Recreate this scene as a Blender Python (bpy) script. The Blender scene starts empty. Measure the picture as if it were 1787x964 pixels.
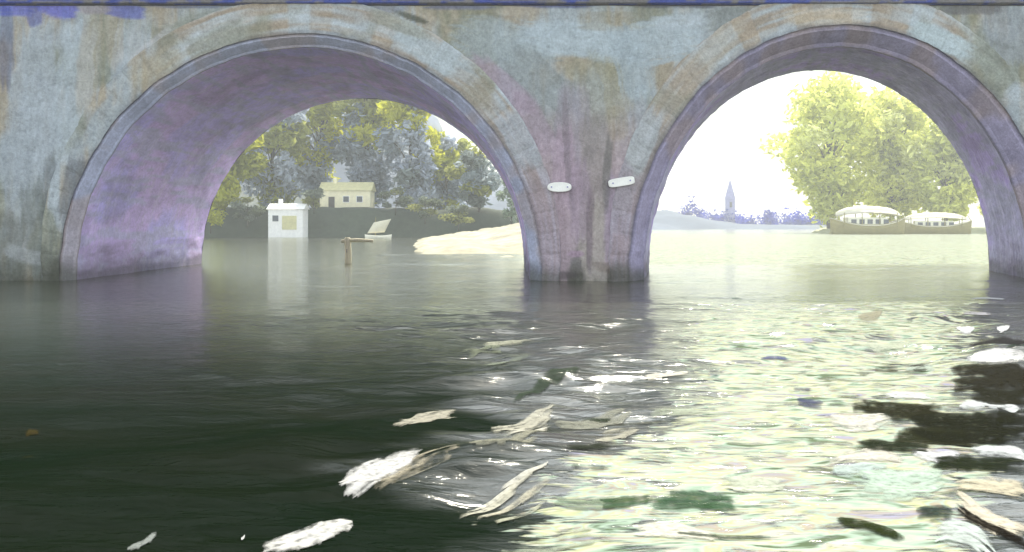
import bpy, math, random
import numpy as np
from mathutils import Vector

# ------------------------------------------------------------------ camera, sky, sun, exposure
F, CX, HY = 1916.0, 889.0, 390.0          # focal length in photo pixels, vanishing point of the photograph
D, H = 41.0, 2.14                          # bridge face distance, eye height above the water
S = D / F
scene = bpy.context.scene
COL = scene.collection
cam = bpy.data.cameras.new('camera')
cam.sensor_width = 36.0
cam.lens = 36.0 * F / 1787.0
cam.shift_x = (893.5 - CX) / 1787.0
cam.shift_y = -(482.0 - HY) / 1787.0
cam.clip_start, cam.clip_end = 0.1, 6000.0
cam_o = bpy.data.objects.new('camera', cam)
cam_o.location = (0, 0, H)
cam_o.rotation_euler = (math.radians(90), 0, 0)
COL.objects.link(cam_o)
scene.camera = cam_o

SUN_AZ, SUN_EL = 14.0, 46.0
world = bpy.data.worlds.new('World')
scene.world = world
world.use_nodes = True
wn = world.node_tree
wn.nodes.clear()
sky = wn.nodes.new('ShaderNodeTexSky')
sky.sky_type = 'NISHITA'
sky.sun_disc = False
sky.sun_elevation = math.radians(SUN_EL)
sky.sun_rotation = math.radians(SUN_AZ)
sky.air_density, sky.dust_density, sky.ozone_density = 1.0, 0.7, 1.0
bg = wn.nodes.new('ShaderNodeBackground')
bg.inputs['Strength'].default_value = 0.13
wo = wn.nodes.new('ShaderNodeOutputWorld')
hs = wn.nodes.new('ShaderNodeHueSaturation')          # thin cloud: the blue is washed out
hs.inputs['Saturation'].default_value = 0.40
wn.links.new(sky.outputs[0], hs.inputs['Color'])
wtc = wn.nodes.new('ShaderNodeTexCoord')
wsep = wn.nodes.new('ShaderNodeSeparateXYZ'); wn.links.new(wtc.outputs['Generated'], wsep.inputs[0])
wno = wn.nodes.new('ShaderNodeTexNoise'); wno.inputs['Scale'].default_value = 9.0; wno.inputs['Detail'].default_value = 6.0
wmp = wn.nodes.new('ShaderNodeMapping'); wmp.inputs['Scale'].default_value = (1, 1, 2.2)
wn.links.new(wtc.outputs['Generated'], wmp.inputs[0]); wn.links.new(wmp.outputs[0], wno.inputs['Vector'])


def wramp(src, lo, hi, t0, t1):
    n = wn.nodes.new('ShaderNodeMapRange'); n.interpolation_type = 'SMOOTHSTEP'
    for k_, v_ in zip((1, 2, 3, 4), (lo, hi, t0, t1)):
        n.inputs[k_].default_value = v_
    wn.links.new(src, n.inputs[0])
    return n.outputs[0]


def wmath(op, a_, b_):
    n = wn.nodes.new('ShaderNodeMath'); n.operation = op
    for k_, v_ in enumerate((a_, b_)):
        if isinstance(v_, float): n.inputs[k_].default_value = v_
        else: wn.links.new(v_, n.inputs[k_])
    return n.outputs[0]


bank_k = wmath('MULTIPLY', wramp(wsep.outputs['Z'], 0.20, 0.34, 1.0, 0.0), wramp(wsep.outputs['Y'], 0.2, 0.7, 0.0, 1.0))
cl_r = wn.nodes.new('ShaderNodeValToRGB')
for e_, (p_, c_) in zip((cl_r.color_ramp.elements[0], cl_r.color_ramp.elements[1], cl_r.color_ramp.elements.new(0.5)),
                        ((0.36, (0.215, 0.225, 0.155, 1)), (0.66, (0.33, 0.33, 0.29, 1)), (0.5, (0.265, 0.275, 0.20, 1)))):
    e_.position, e_.color = p_, c_
wn.links.new(wno.outputs[0], cl_r.inputs[0])
cl_m = wn.nodes.new('ShaderNodeMix'); cl_m.data_type = 'RGBA'
cl_m.inputs[6].default_value = (1, 1, 1, 1)
wn.links.new(bank_k, cl_m.inputs[0]); wn.links.new(cl_r.outputs[0], cl_m.inputs[7])
cl_x = wn.nodes.new('ShaderNodeMix'); cl_x.data_type = 'RGBA'; cl_x.blend_type = 'MULTIPLY'; cl_x.inputs[0].default_value = 1.0
wn.links.new(hs.outputs[0], cl_x.inputs[6]); wn.links.new(cl_m.outputs[2], cl_x.inputs[7])
wn.links.new(cl_x.outputs[2], bg.inputs['Color'])
wn.links.new(bg.outputs[0], wo.inputs['Surface'])
sl = bpy.data.lights.new('sun', 'SUN')
sl.energy, sl.angle, sl.color = 2.2, math.radians(0.5), (1.0, 0.94, 0.84)
sun_o = bpy.data.objects.new('sun', sl)
a, e = math.radians(SUN_AZ), math.radians(SUN_EL)
sv = Vector((math.sin(a) * math.cos(e), math.cos(a) * math.cos(e), math.sin(e)))
sun_o.rotation_euler = (-sv).to_track_quat('-Z', 'Y').to_euler()
sun_o.location = (30, 100, 60)
COL.objects.link(sun_o)
vs = scene.view_settings
vs.view_transform, vs.look, vs.gamma, vs.use_curve_mapping = 'Standard', 'None', 1.0, False
vs.exposure = 1.85
scene.cycles.max_bounces = 8
scene.cycles.transparent_max_bounces = 8
scene.cycles.sample_clamp_indirect = 4.0
scene.cycles.caustics_reflective = True      # light thrown up from the river onto the vaults
scene.cycles.blur_glossy = 1.0
scene.cycles.caustics_refractive = False
scene.cycles.use_denoising = True

# ------------------------------------------------------------------ helpers
rng = random.Random(7)


def lin(r, g, b):
    c = np.array([r, g, b], float) / 255.0
    return tuple(np.where(c <= 0.04045, c / 12.92, ((c + 0.055) / 1.055) ** 2.4))


def hash2(ix, iy, seed):
    n = (ix.astype(np.int64) * 374761393 + iy.astype(np.int64) * 668265263 + seed * 974634777) & 0x7fffffff
    n = ((n ^ (n >> 13)) * 1274126177) & 0x7fffffff
    return ((n ^ (n >> 16)) & 0xffff) / 65535.0


def vnoise(x, y, seed=0):
    x = np.asarray(x, float); y = np.asarray(y, float)
    ix, iy = np.floor(x), np.floor(y)
    fx, fy = x - ix, y - iy
    fx = fx * fx * (3 - 2 * fx); fy = fy * fy * (3 - 2 * fy)
    a_ = hash2(ix, iy, seed); b_ = hash2(ix + 1, iy, seed)
    c_ = hash2(ix, iy + 1, seed); d_ = hash2(ix + 1, iy + 1, seed)
    return (a_ * (1 - fx) + b_ * fx) * (1 - fy) + (c_ * (1 - fx) + d_ * fx) * fy


def fbm(x, y, seed=0, o=4):
    t, w, s = 0, 0, 1.0
    for i in range(o):
        t = t + vnoise(np.asarray(x) * 2 ** i, np.asarray(y) * 2 ** i, seed + i * 17) * s
        w += s; s *= 0.5
    return t / w


def sstep(a_, b_, x):
    t = np.clip((x - a_) / (b_ - a_), 0, 1)
    return t * t * (3 - 2 * t)


def fx(px):            # photo column -> metres across, on the bridge face
    return (px - CX) * S


def fz(py):            # photo row -> metres up, on the bridge face
    return H + (HY - py) * S


def ground(px, py, z=0.0):   # where the sight line through a photo point meets a level z
    d = (H - z) * F / (py - HY)
    return (px - CX) * d / F, d


def at(px, py, d):     # point at distance d on the sight line through a photo point
    return ((px - CX) * d / F, d, H + (HY - py) * d / F)


def mesh(name, verts, faces, mat=None, parent=None, col=None, smooth=False):
    me = bpy.data.meshes.new(name)
    me.from_pydata([tuple(v) for v in verts], [], faces)
    if col is not None:
        ca = me.color_attributes.new('tint', 'FLOAT_COLOR', 'POINT')
        c4 = np.ones((len(verts), 4), np.float32)
        col = np.asarray(col, np.float32)
        c4[:, :col.shape[1]] = col
        ca.data.foreach_set('color', c4.ravel())
    if smooth:
        me.polygons.foreach_set('use_smooth', [True] * len(me.polygons))
    me.update()
    if mat:
        me.materials.append(mat)
    o = bpy.data.objects.new(name, me)
    COL.objects.link(o)
    if parent:
        o.parent = parent
        o.matrix_parent_inverse = parent.matrix_world.inverted() if False else o.matrix_parent_inverse
    return o


def empty(name, loc, label=None, cat=None, group=None):
    o = bpy.data.objects.new(name, None)
    o.location = loc
    COL.objects.link(o)
    tag(o, label, cat, group)
    return o


def tag(o, label=None, cat=None, group=None, kind=None):
    for k, v in (('label', label), ('category', cat), ('group', group), ('kind', kind)):
        if v:
            o[k] = v
    return o


def grid_faces(nu, nv, wrap=False):
    fs = []
    for i in range(nu - 1):
        for j in range(nv - 1):
            a_ = i * nv + j
            fs.append((a_, a_ + nv, a_ + nv + 1, a_ + 1))
    return fs


class MB:
    """collects boxes / tubes into one mesh"""
    def __init__(self):
        self.v, self.f = [], []

    def add(self, vs_, fs_):
        n = len(self.v)
        self.v += [tuple(p) for p in vs_]
        self.f += [tuple(i + n for i in q) for q in fs_]

    def box(self, x0, x1, y0, y1, z0, z1):
        self.add([(x0, y0, z0), (x1, y0, z0), (x1, y1, z0), (x0, y1, z0), (x0, y0, z1), (x1, y0, z1), (x1, y1, z1), (x0, y1, z1)],
                 [(0, 3, 2, 1), (4, 5, 6, 7), (0, 1, 5, 4), (1, 2, 6, 5), (2, 3, 7, 6), (3, 0, 4, 7)])

    def tube(self, pts, radii, n=8):
        pts = [Vector(p) for p in pts]
        rings = []
        for i, p in enumerate(pts):
            t = (pts[min(i + 1, len(pts) - 1)] - pts[max(i - 1, 0)]).normalized()
            u = t.orthogonal().normalized(); w = t.cross(u)
            rings.append([p + (u * math.cos(2 * math.pi * k / n) + w * math.sin(2 * math.pi * k / n)) * radii[i] for k in range(n)])
        vs_ = [q for r in rings for q in r]
        fs_ = []
        for i in range(len(pts) - 1):
            for k in range(n):
                fs_.append((i * n + k, i * n + (k + 1) % n, (i + 1) * n + (k + 1) % n, (i + 1) * n + k))
        fs_.append(tuple(range(n - 1, -1, -1)))
        fs_.append(tuple((len(pts) - 1) * n + k for k in range(n)))
        self.add(vs_, fs_)

    def build(self, name, mat, parent=None, smooth=False):
        return mesh(name, self.v, self.f, mat, parent, smooth=smooth)


# ------------------------------------------------------------------ materials
def new_mat(name):
    m = bpy.data.materials.new(name)
    m.use_nodes = True
    nt = m.node_tree
    nt.nodes.clear()
    return m, nt, nt.nodes, nt.links


def paint_mat(name, rough=0.75, bump=0.5, scale=3.0, stretch=(1, 1, 1), spec=0.25, flat=None, mottled=0.25, grit=0.0, grit_scale=11.0):
    """thick weathered coat: colour from the 'tint' attribute (or a flat colour) with fine noise, ridged relief"""
    m, nt, N, L = new_mat(name)
    out = N.new('ShaderNodeOutputMaterial'); p = N.new('ShaderNodeBsdfPrincipled')
    L.new(p.outputs[0], out.inputs[0])
    p.inputs['Roughness'].default_value = rough
    p.inputs['Specular IOR Level'].default_value = spec
    tc = N.new('ShaderNodeTexCoord')
    mp = N.new('ShaderNodeMapping'); mp.inputs['Scale'].default_value = stretch
    L.new(tc.outputs['Object'], mp.inputs[0])
    n1 = N.new('ShaderNodeTexNoise'); n1.inputs['Scale'].default_value = scale; n1.inputs['Detail'].default_value = 8; n1.inputs['Roughness'].default_value = 0.7
    L.new(mp.outputs[0], n1.inputs['Vector'])
    if flat:
        c = N.new('ShaderNodeRGB'); c.outputs[0].default_value = (*flat, 1); csock = c.outputs[0]
    else:
        c = N.new('ShaderNodeAttribute'); c.attribute_name = 'tint'; csock = c.outputs['Color']
    mr = N.new('ShaderNodeMapRange'); mr.inputs[1].default_value = 0.25; mr.inputs[2].default_value = 0.75
    mr.inputs[3].default_value = 1 - mottled; mr.inputs[4].default_value = 1 + mottled
    L.new(n1.outputs[0], mr.inputs[0])
    fac, hsock = mr.outputs[0], n1.outputs[0]
    if grit > 0:
        n2 = N.new('ShaderNodeTexNoise'); n2.inputs['Scale'].default_value = grit_scale; n2.inputs['Detail'].default_value = 3; n2.inputs['Roughness'].default_value = 0.8
        L.new(tc.outputs['Object'], n2.inputs['Vector'])
        g = N.new('ShaderNodeMapRange'); g.inputs[1].default_value = 0.3; g.inputs[2].default_value = 0.7; g.inputs[3].default_value = 1 - grit; g.inputs[4].default_value = 1 + grit
        L.new(n2.outputs[0], g.inputs[0])
        mm = N.new('ShaderNodeMath'); mm.operation = 'MULTIPLY'; L.new(mr.outputs[0], mm.inputs[0]); L.new(g.outputs[0], mm.inputs[1]); fac = mm.outputs[0]
        ad = N.new('ShaderNodeMath'); ad.operation = 'MULTIPLY_ADD'; ad.inputs[1].default_value = 0.6
        L.new(n2.outputs[0], ad.inputs[0]); L.new(n1.outputs[0], ad.inputs[2]); hsock = ad.outputs[0]
    mul = N.new('ShaderNodeVectorMath'); mul.operation = 'SCALE'
    L.new(csock, mul.inputs[0]); L.new(fac, mul.inputs['Scale'])
    L.new(mul.outputs[0], p.inputs['Base Color'])
    bp = N.new('ShaderNodeBump'); bp.inputs['Strength'].default_value = bump; bp.inputs['Distance'].default_value = 0.10
    L.new(hsock, bp.inputs['Height']); L.new(bp.outputs[0], p.inputs['Normal'])
    return m


def leaf_mat(name, trans=0.45):
    m, nt, N, L = new_mat(name)
    out = N.new('ShaderNodeOutputMaterial')
    d = N.new('ShaderNodeBsdfDiffuse'); t = N.new('ShaderNodeBsdfTranslucent'); mx = N.new('ShaderNodeMixShader')
    mx.inputs[0].default_value = trans
    c = N.new('ShaderNodeAttribute'); c.attribute_name = 'tint'
    L.new(c.outputs['Color'], d.inputs[0]); L.new(c.outputs['Color'], t.inputs[0])
    L.new(d.outputs[0], mx.inputs[1]); L.new(t.outputs[0], mx.inputs[2]); L.new(mx.outputs[0], out.inputs[0])
    return m


def math_node(N, L, op, a_, b_=None, c_=None):
    n = N.new('ShaderNodeMath'); n.operation = op
    for k, v in enumerate((a_, b_, c_)):
        if v is None: continue
        if isinstance(v, (int, float)): n.inputs[k].default_value = v
        else: L.new(v, n.inputs[k])
    return n.outputs[0]


def ramp(N, L, src, lo, hi, t0=0.0, t1=1.0):
    n = N.new('ShaderNodeMapRange'); n.interpolation_type = 'SMOOTHSTEP'
    n.inputs[1].default_value, n.inputs[2].default_value, n.inputs[3].default_value, n.inputs[4].default_value = lo, hi, t0, t1
    L.new(src, n.inputs[0])
    return n.outputs[0]


def water_mat():
    m, nt, N, L = new_mat('river_water')
    out = N.new('ShaderNodeOutputMaterial')
    tc = N.new('ShaderNodeTexCoord')
    sep = N.new('ShaderNodeSeparateXYZ'); L.new(tc.outputs['Object'], sep.inputs[0])
    mp0 = N.new('ShaderNodeMapping'); mp0.inputs['Scale'].default_value = (0.5, 1.2, 1)
    L.new(tc.outputs['Object'], mp0.inputs[0])
    n0 = N.new('ShaderNodeTexNoise'); n0.inputs['Scale'].default_value = 0.6; n0.inputs['Detail'].default_value = 6
    L.new(mp0.outputs[0], n0.inputs['Vector'])
    # darkness of the left water put into its colour and weaker gloss
    xe = math_node(N, L, 'MULTIPLY_ADD', n0.outputs[0], 5.0, sep.outputs['X'])
    left_dark = math_node(N, L, 'MULTIPLY', ramp(N, L, xe, 3.4, 1.4), ramp(N, L, sep.outputs['Y'], 29.0, 10.0))
    cr = N.new('ShaderNodeValToRGB')
    cr.color_ramp.elements[0].position = 0.3; cr.color_ramp.elements[0].color = (0.007, 0.015, 0.008, 1)
    cr.color_ramp.elements[1].position = 0.7; cr.color_ramp.elements[1].color = (0.016, 0.018, 0.013, 1)
    L.new(n0.outputs[0], cr.inputs[0])
    cf = N.new('ShaderNodeValToRGB')
    cf.color_ramp.elements[0].position = 0.35; cf.color_ramp.elements[0].color = (0.0012, 0.0055, 0.001, 1)
    cf.color_ramp.elements[1].position = 0.65; cf.color_ramp.elements[1].color = (0.004, 0.007, 0.0025, 1)
    L.new(n0.outputs[0], cf.inputs[0])
    mc = N.new('ShaderNodeMix'); mc.data_type = 'RGBA'
    L.new(left_dark, mc.inputs[0]); L.new(cr.outputs[0], mc.inputs[6]); L.new(cf.outputs[0], mc.inputs[7])
    mp = N.new('ShaderNodeMapping'); mp.inputs['Scale'].default_value = (1.6, 4.2, 1); mp.inputs['Rotation'].default_value = (0, 0, 0.15)
    L.new(tc.outputs['Object'], mp.inputs[0])
    n1 = N.new('ShaderNodeTexNoise'); n1.inputs['Scale'].default_value = 1.6; n1.inputs['Detail'].default_value = 5; n1.inputs['Distortion'].default_value = 0.8
    L.new(mp.outputs[0], n1.inputs['Vector'])
    bp = N.new('ShaderNodeBump'); bp.inputs['Strength'].default_value = 0.5; bp.inputs['Distance'].default_value = 0.05
    L.new(n1.outputs[0], bp.inputs['Height'])
    d = N.new('ShaderNodeBsdfDiffuse'); L.new(mc.outputs[2], d.inputs[0]); L.new(bp.outputs[0], d.inputs['Normal'])
    g = N.new('ShaderNodeBsdfGlossy'); g.inputs['Roughness'].default_value = 0.10; L.new(bp.outputs[0], g.inputs['Normal'])
    g.inputs['Color'].default_value = (1.0, 1.0, 0.92, 1)
    fr = N.new('ShaderNodeFresnel'); fr.inputs['IOR'].default_value = 1.48; L.new(bp.outputs[0], fr.inputs['Normal'])
    k = math_node(N, L, 'MULTIPLY_ADD', left_dark, -0.96, 1.0)
    fac = math_node(N, L, 'MULTIPLY', fr.outputs[0], k)
    mx = N.new('ShaderNodeMixShader')
    L.new(fac, mx.inputs[0]); L.new(d.outputs[0], mx.inputs[1]); L.new(g.outputs[0], mx.inputs[2]); 
    # bright reflection of the right arch, painted into the water colour
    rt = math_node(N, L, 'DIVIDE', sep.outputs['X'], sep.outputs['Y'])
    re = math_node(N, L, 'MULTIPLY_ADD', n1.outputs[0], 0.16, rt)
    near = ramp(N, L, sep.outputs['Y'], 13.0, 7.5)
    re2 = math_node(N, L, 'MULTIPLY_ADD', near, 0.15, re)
    arch_glare = math_node(N, L, 'MULTIPLY', ramp(N, L, re2, 0.195, 0.285), ramp(N, L, re, 0.56, 0.46))
    arch_glare = math_node(N, L, 'MULTIPLY', arch_glare, ramp(N, L, sep.outputs['Y'], 40.0, 22.0))
    # and the glare on the open reach beyond the bridge, painted likewise
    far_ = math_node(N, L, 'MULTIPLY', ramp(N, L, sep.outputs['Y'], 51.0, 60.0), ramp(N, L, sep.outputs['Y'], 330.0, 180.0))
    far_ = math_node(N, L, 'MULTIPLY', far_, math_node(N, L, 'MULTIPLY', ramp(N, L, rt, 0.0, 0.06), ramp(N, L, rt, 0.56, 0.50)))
    arch_glare = math_node(N, L, 'MAXIMUM', arch_glare, far_)
    mq = N.new('ShaderNodeMapping'); mq.inputs['Scale'].default_value = (0.75, 1.25, 1); L.new(tc.outputs['Object'], mq.inputs[0])
    n3 = N.new('ShaderNodeTexNoise'); n3.inputs['Scale'].default_value = 2.3; n3.inputs['Detail'].default_value = 5; n3.inputs['Distortion'].default_value = 1.4
    L.new(mq.outputs[0], n3.inputs['Vector'])
    mb = N.new('ShaderNodeMapping'); mb.inputs['Scale'].default_value = (1.3, 11.0, 1); mb.inputs['Rotation'].default_value = (0, 0, 0.1); L.new(tc.outputs['Object'], mb.inputs[0])
    n5 = N.new('ShaderNodeTexNoise'); n5.inputs['Scale'].default_value = 3.0; n5.inputs['Detail'].default_value = 4
    L.new(mb.outputs[0], n5.inputs['Vector'])
    th = math_node(N, L, 'MULTIPLY_ADD', n5.outputs[0], 0.45, n3.outputs[0])
    cover = ramp(N, L, math_node(N, L, 'MULTIPLY_ADD', arch_glare, 0.36, th), 0.93, 1.10)
    cover = math_node(N, L, 'MULTIPLY', cover, ramp(N, L, arch_glare, 0.02, 0.3, 0.0, 0.92))
    n4 = N.new('ShaderNodeTexNoise'); n4.inputs['Scale'].default_value = 2.0; n4.inputs['Detail'].default_value = 3; n4.inputs['Distortion'].default_value = 1.0
    mq2 = N.new('ShaderNodeMapping'); mq2.inputs['Scale'].default_value = (0.8, 1.6, 1); mq2.inputs['Location'].default_value = (7, 3, 0); L.new(tc.outputs['Object'], mq2.inputs[0])
    L.new(mq2.outputs[0], n4.inputs['Vector'])
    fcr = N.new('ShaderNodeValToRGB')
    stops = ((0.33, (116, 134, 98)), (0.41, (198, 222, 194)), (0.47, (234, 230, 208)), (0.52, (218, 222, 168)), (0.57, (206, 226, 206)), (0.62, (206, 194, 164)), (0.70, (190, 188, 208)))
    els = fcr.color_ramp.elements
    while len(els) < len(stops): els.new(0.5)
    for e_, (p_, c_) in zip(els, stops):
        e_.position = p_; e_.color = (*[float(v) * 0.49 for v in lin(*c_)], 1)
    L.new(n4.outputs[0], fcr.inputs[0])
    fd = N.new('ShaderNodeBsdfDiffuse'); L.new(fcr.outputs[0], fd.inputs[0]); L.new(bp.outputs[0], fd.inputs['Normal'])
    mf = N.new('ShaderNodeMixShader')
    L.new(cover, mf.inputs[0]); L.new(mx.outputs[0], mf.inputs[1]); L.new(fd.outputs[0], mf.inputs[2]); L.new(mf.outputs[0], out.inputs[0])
    return m


# ------------------------------------------------------------------ painted weathering (colour of the coat itself)
def strokes_on(X, Z, base, strokes):
    """X, Z photo-pixel coordinates on the surface; each stroke: x, y, length, width, angle, rgb, alpha, seed"""
    col = np.array(base, float)
    for k, (x, y, ln, wd, ang, rgb, al) in enumerate(strokes):
        c, s = math.cos(math.radians(ang)), math.sin(math.radians(ang))
        u = (X - x) * c + (Z - y) * s
        v = -(X - x) * s + (Z - y) * c
        near = (np.abs(u) < ln * 0.75) & (np.abs(v) < wd * 0.9)
        if not near.any():
            continue
        un, vn = u[near], v[near]
        vn = vn + (fbm(un / 60.0, vn / 40.0, k * 3 + 1, 3) - 0.5) * wd * 0.35
        br = fbm(un / 70.0, vn / 3.5, k * 7 + 5, 3)                      # bristle tracks
        r = (np.abs(un) / (ln * 0.5)) ** 3 + (np.abs(vn) / (wd * 0.5)) ** 3
        mk = sstep(1.45, 0.35, r + (br - 0.5) * 1.6) * al * (0.55 if rgb[0] > rgb[2] + 14 else 1.0)
        cl = np.array(lin(*rgb)) * (0.86 + 0.28 * br)[:, None]
        col[near] = col[near] * (1 - mk[:, None]) + cl * mk[:, None]
    return col * np.array([1.05, 0.985, 0.985])


# arches in photo pixels on the face plane: centre x, spring y, half width, rise
LA = dict(cx=525, sy=482, a=420, b=422, ch=20, chd=0.45)
RA = dict(cx=1472, sy=485, a=376, b=442, ch=32, chd=0.8)
T_LEFT, T_RIGHT = 17.4, 9.2
Z_BOT, Z_TOP = -1.2, fz(8)
X_SEAM = fx(1020)


def inside(A, PX, PY, grow=0.0):
    r = ((PX - A['cx']) / (A['a'] + grow)) ** 2 + (np.minimum(PY - A['sy'], 0) / (A['b'] + grow)) ** 2
    return r < 1


def tide(col, PX, PY):
    t = (sstep(448, 484, PY + (fbm(PX / 16.0, PY / 60.0, 88, 3) - 0.5) * 34) * 0.8)[:, None]
    return col * (1 - t) + np.array(lin(66, 68, 56)) * t


def wall_base(PX, PY):
    """blue-grey limewash over khaki stone, run-off streaks, mauve on the pier"""
    n = fbm(PX / 90.0, PY / 90.0, 3, 4)
    streak = fbm(PX / 9.0, PY / 160.0, 9, 4)
    fine = fbm(PX / 5.0, PY / 5.0, 21, 3)
    blue, khaki, olive, mauve, dark = (np.array(lin(*c)) for c in ((158, 170, 172), (158, 152, 132), (122, 128, 106), (164, 152, 156), (86, 90, 92)))
    w = sstep(0.35, 0.62, n * 0.6 + streak * 0.4)[:, None]
    col = khaki * (1 - w) + blue * w
    w = (sstep(0.52, 0.68, fbm(PX / 60.0 + 7, PY / 110.0, 31, 4)) * 0.7)[:, None]
    col = col * (1 - w) + olive * w
    pier = (sstep(150, 70, np.abs(PX - 1020)) * sstep(120, 330, PY))[:, None]
    col = col * (1 - pier) + (mauve * (0.8 + 0.4 * streak[:, None])) * pier
    damp = sstep(0.42, 0.65, 0.35 * streak + 0.65 * fbm(PX / 50.0, PY / 80.0, 44, 3) * sstep(300, 480, PY) + 0.14 * sstep(400, 480, PY))[:, None]
    wet = np.array(lin(78, 84, 76))
    col = col * (1 - 0.75 * damp) + wet * 0.75 * damp
    col = col * (0.82 + 0.36 * fine[:, None])
    return tide(col, PX, PY)


WALL_STROKES = [
    # upper left: pale blue vertical sweeps, khaki streak, blue top
    (60, 200, 330, 90, 92, (160, 172, 176), .8), (130, 150, 240, 70, 95, (166, 180, 184), .75), (30, 330, 260, 50, 90, (150, 162, 166), .6),
    (220, 110, 200, 60, 100, (165, 178, 182), .7), (155, 110, 190, 40, 95, (172, 164, 142), .8), (200, 60, 120, 30, 90, (178, 170, 150), .7),
    (275, 122, 90, 55, -35, (158, 152, 128), .9), (330, 70, 120, 40, -25, (150, 160, 158), .6), (270, 80, 110, 26, -38, (186, 190, 190), .5),
    (70, 400, 170, 60, 88, (112, 122, 118), .6), (20, 430, 120, 50, 90, (96, 102, 92), .6), (45, 445, 80, 26, 15, (160, 168, 168), .5),
    (85, 330, 140, 22, 95, (90, 98, 98), .5), (12, 80, 150, 26, 90, (84, 92, 120), .6),
    (20, 12, 80, 34, 5, (58, 74, 190), .65), (95, 14, 80, 36, 20, (60, 76, 200), .65), (218, 18, 70, 30, 10, (70, 84, 176), .65), (165, 12, 60, 26, 0, (150, 146, 150), .8),
    (62, 26, 40, 30, 80, (70, 84, 160), .6), (330, 8, 160, 16, 0, (96, 104, 130), .7),
    # above the left arch
    (420, 40, 260, 60, -8, (138, 146, 134), .7), (555, 28, 120, 46, -4, (178, 172, 152), .95), (560, 12, 100, 16, 0, (190, 184, 168), .7),
    (660, 14, 110, 22, 0, (128, 138, 150), .7), (720, 30, 60, 12, 20, (60, 66, 50), .8),
    (800, 12, 120, 14, 0, (98, 106, 138), .7), (905, 18, 90, 16, -3, (180, 176, 160), .7),
    # spandrel between the arches
    (880, 75, 190, 80, 10, (150, 164, 164), .8), (1010, 70, 220, 66, 6, (168, 184, 188), .95), (1150, 70, 150, 80, -10, (164, 180, 184), .9),
    (1060, 35, 100, 40, 0, (150, 146, 122), .8), (1180, 40, 100, 26, -4, (172, 186, 190), .7), (970, 8, 140, 14, 0, (60, 70, 128), .8), (1190, 8, 160, 12, 0, (80, 84, 100), .8),
    (1040, 155, 130, 90, 70, (140, 142, 118), .85), (1075, 150, 100, 70, 80, (150, 146, 116), .8), (940, 140, 130, 70, 40, (138, 148, 146), .75),
    (880, 150, 150, 40, 45, (158, 144, 158), .7), (935, 220, 140, 46, 60, (158, 144, 156), .65), (1000, 220, 150, 60, 88, (146, 142, 150), .6),
    (985, 300, 170, 40, 92, (164, 148, 160), .75), (1040, 290, 180, 60, 90, (140, 136, 130), .7), (1075, 215, 60, 40, 80, (152, 142, 110), .6),
    (1100, 110, 130, 60, 70, (158, 174, 178), .8),
    # pier
    (970, 420, 150, 60, 90, (158, 144, 150), .8), (1035, 420, 170, 50, 90, (160, 156, 146), .8), (1070, 380, 150, 30, 92, (152, 140, 156), .7),
    (953, 420, 100, 18, 90, (88, 106, 118), .9), (1010, 350, 140, 40, 90, (150, 136, 150), .6), (1005, 443, 26, 10, 0, (160, 140, 156), .8),
    (1075, 470, 80, 22, 10, (92, 76, 66), .7), (975, 480, 60, 16, 0, (70, 64, 66), .7), (1030, 395, 160, 12, 90, (112, 100, 108), .7),
    (990, 260, 200, 12, 86, (120, 112, 118), .6), (1060, 300, 140, 14, 94, (98, 100, 96), .6),
    # above and right of the right arch
    (1380, 22, 160, 40, -4, (150, 144, 132), .8), (1490, 30, 150, 30, 8, (206, 200, 170), .8), (1415, 26, 40, 20, 0, (150, 110, 84), .8),
    (1290, 28, 120, 50, -15, (120, 128, 122), .7), (1600, 50, 160, 60, 15, (150, 162, 156), .8), (1650, 78, 110, 48, 22, (170, 188, 190), .95),
    (1715, 105, 80, 50, 50, (142, 136, 92), .9), (1750, 150, 90, 50, 60, (156, 172, 178), .8), (1760, 60, 110, 70, 80, (140, 150, 152), .8),
    (1560, 12, 140, 16, 0, (112, 112, 112), .8), (1700, 14, 120, 22, 0, (98, 100, 104), .7), (1330, 8, 160, 12, 0, (170, 160, 150), .7),
]

M_wall = paint_mat('weathered_limewash', 0.8, 0.75, 2.2, (1.6, 1.6, 0.9), 0.2, mottled=0.22, grit=0.17, grit_scale=8.0)
M_ring = paint_mat('worn_arch_stone', 0.75, 0.6, 2.5, (1, 1, 1), 0.25, mottled=0.22, grit=0.22)
M_vault = paint_mat('violet_vault_render', 0.75, 0.6, 1.6, (1, 0.6, 1), 0.25, mottled=0.16, grit=0.16, grit_scale=7.0)
M_dark = paint_mat('dark_stone', 0.8, 0.5, 1.5, flat=lin(96, 96, 100))

bridge = empty('stone_bridge', (0, 0, 0), 'weathered blue-grey stone bridge with two round arches and violet vaults', 'bridge')


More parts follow.
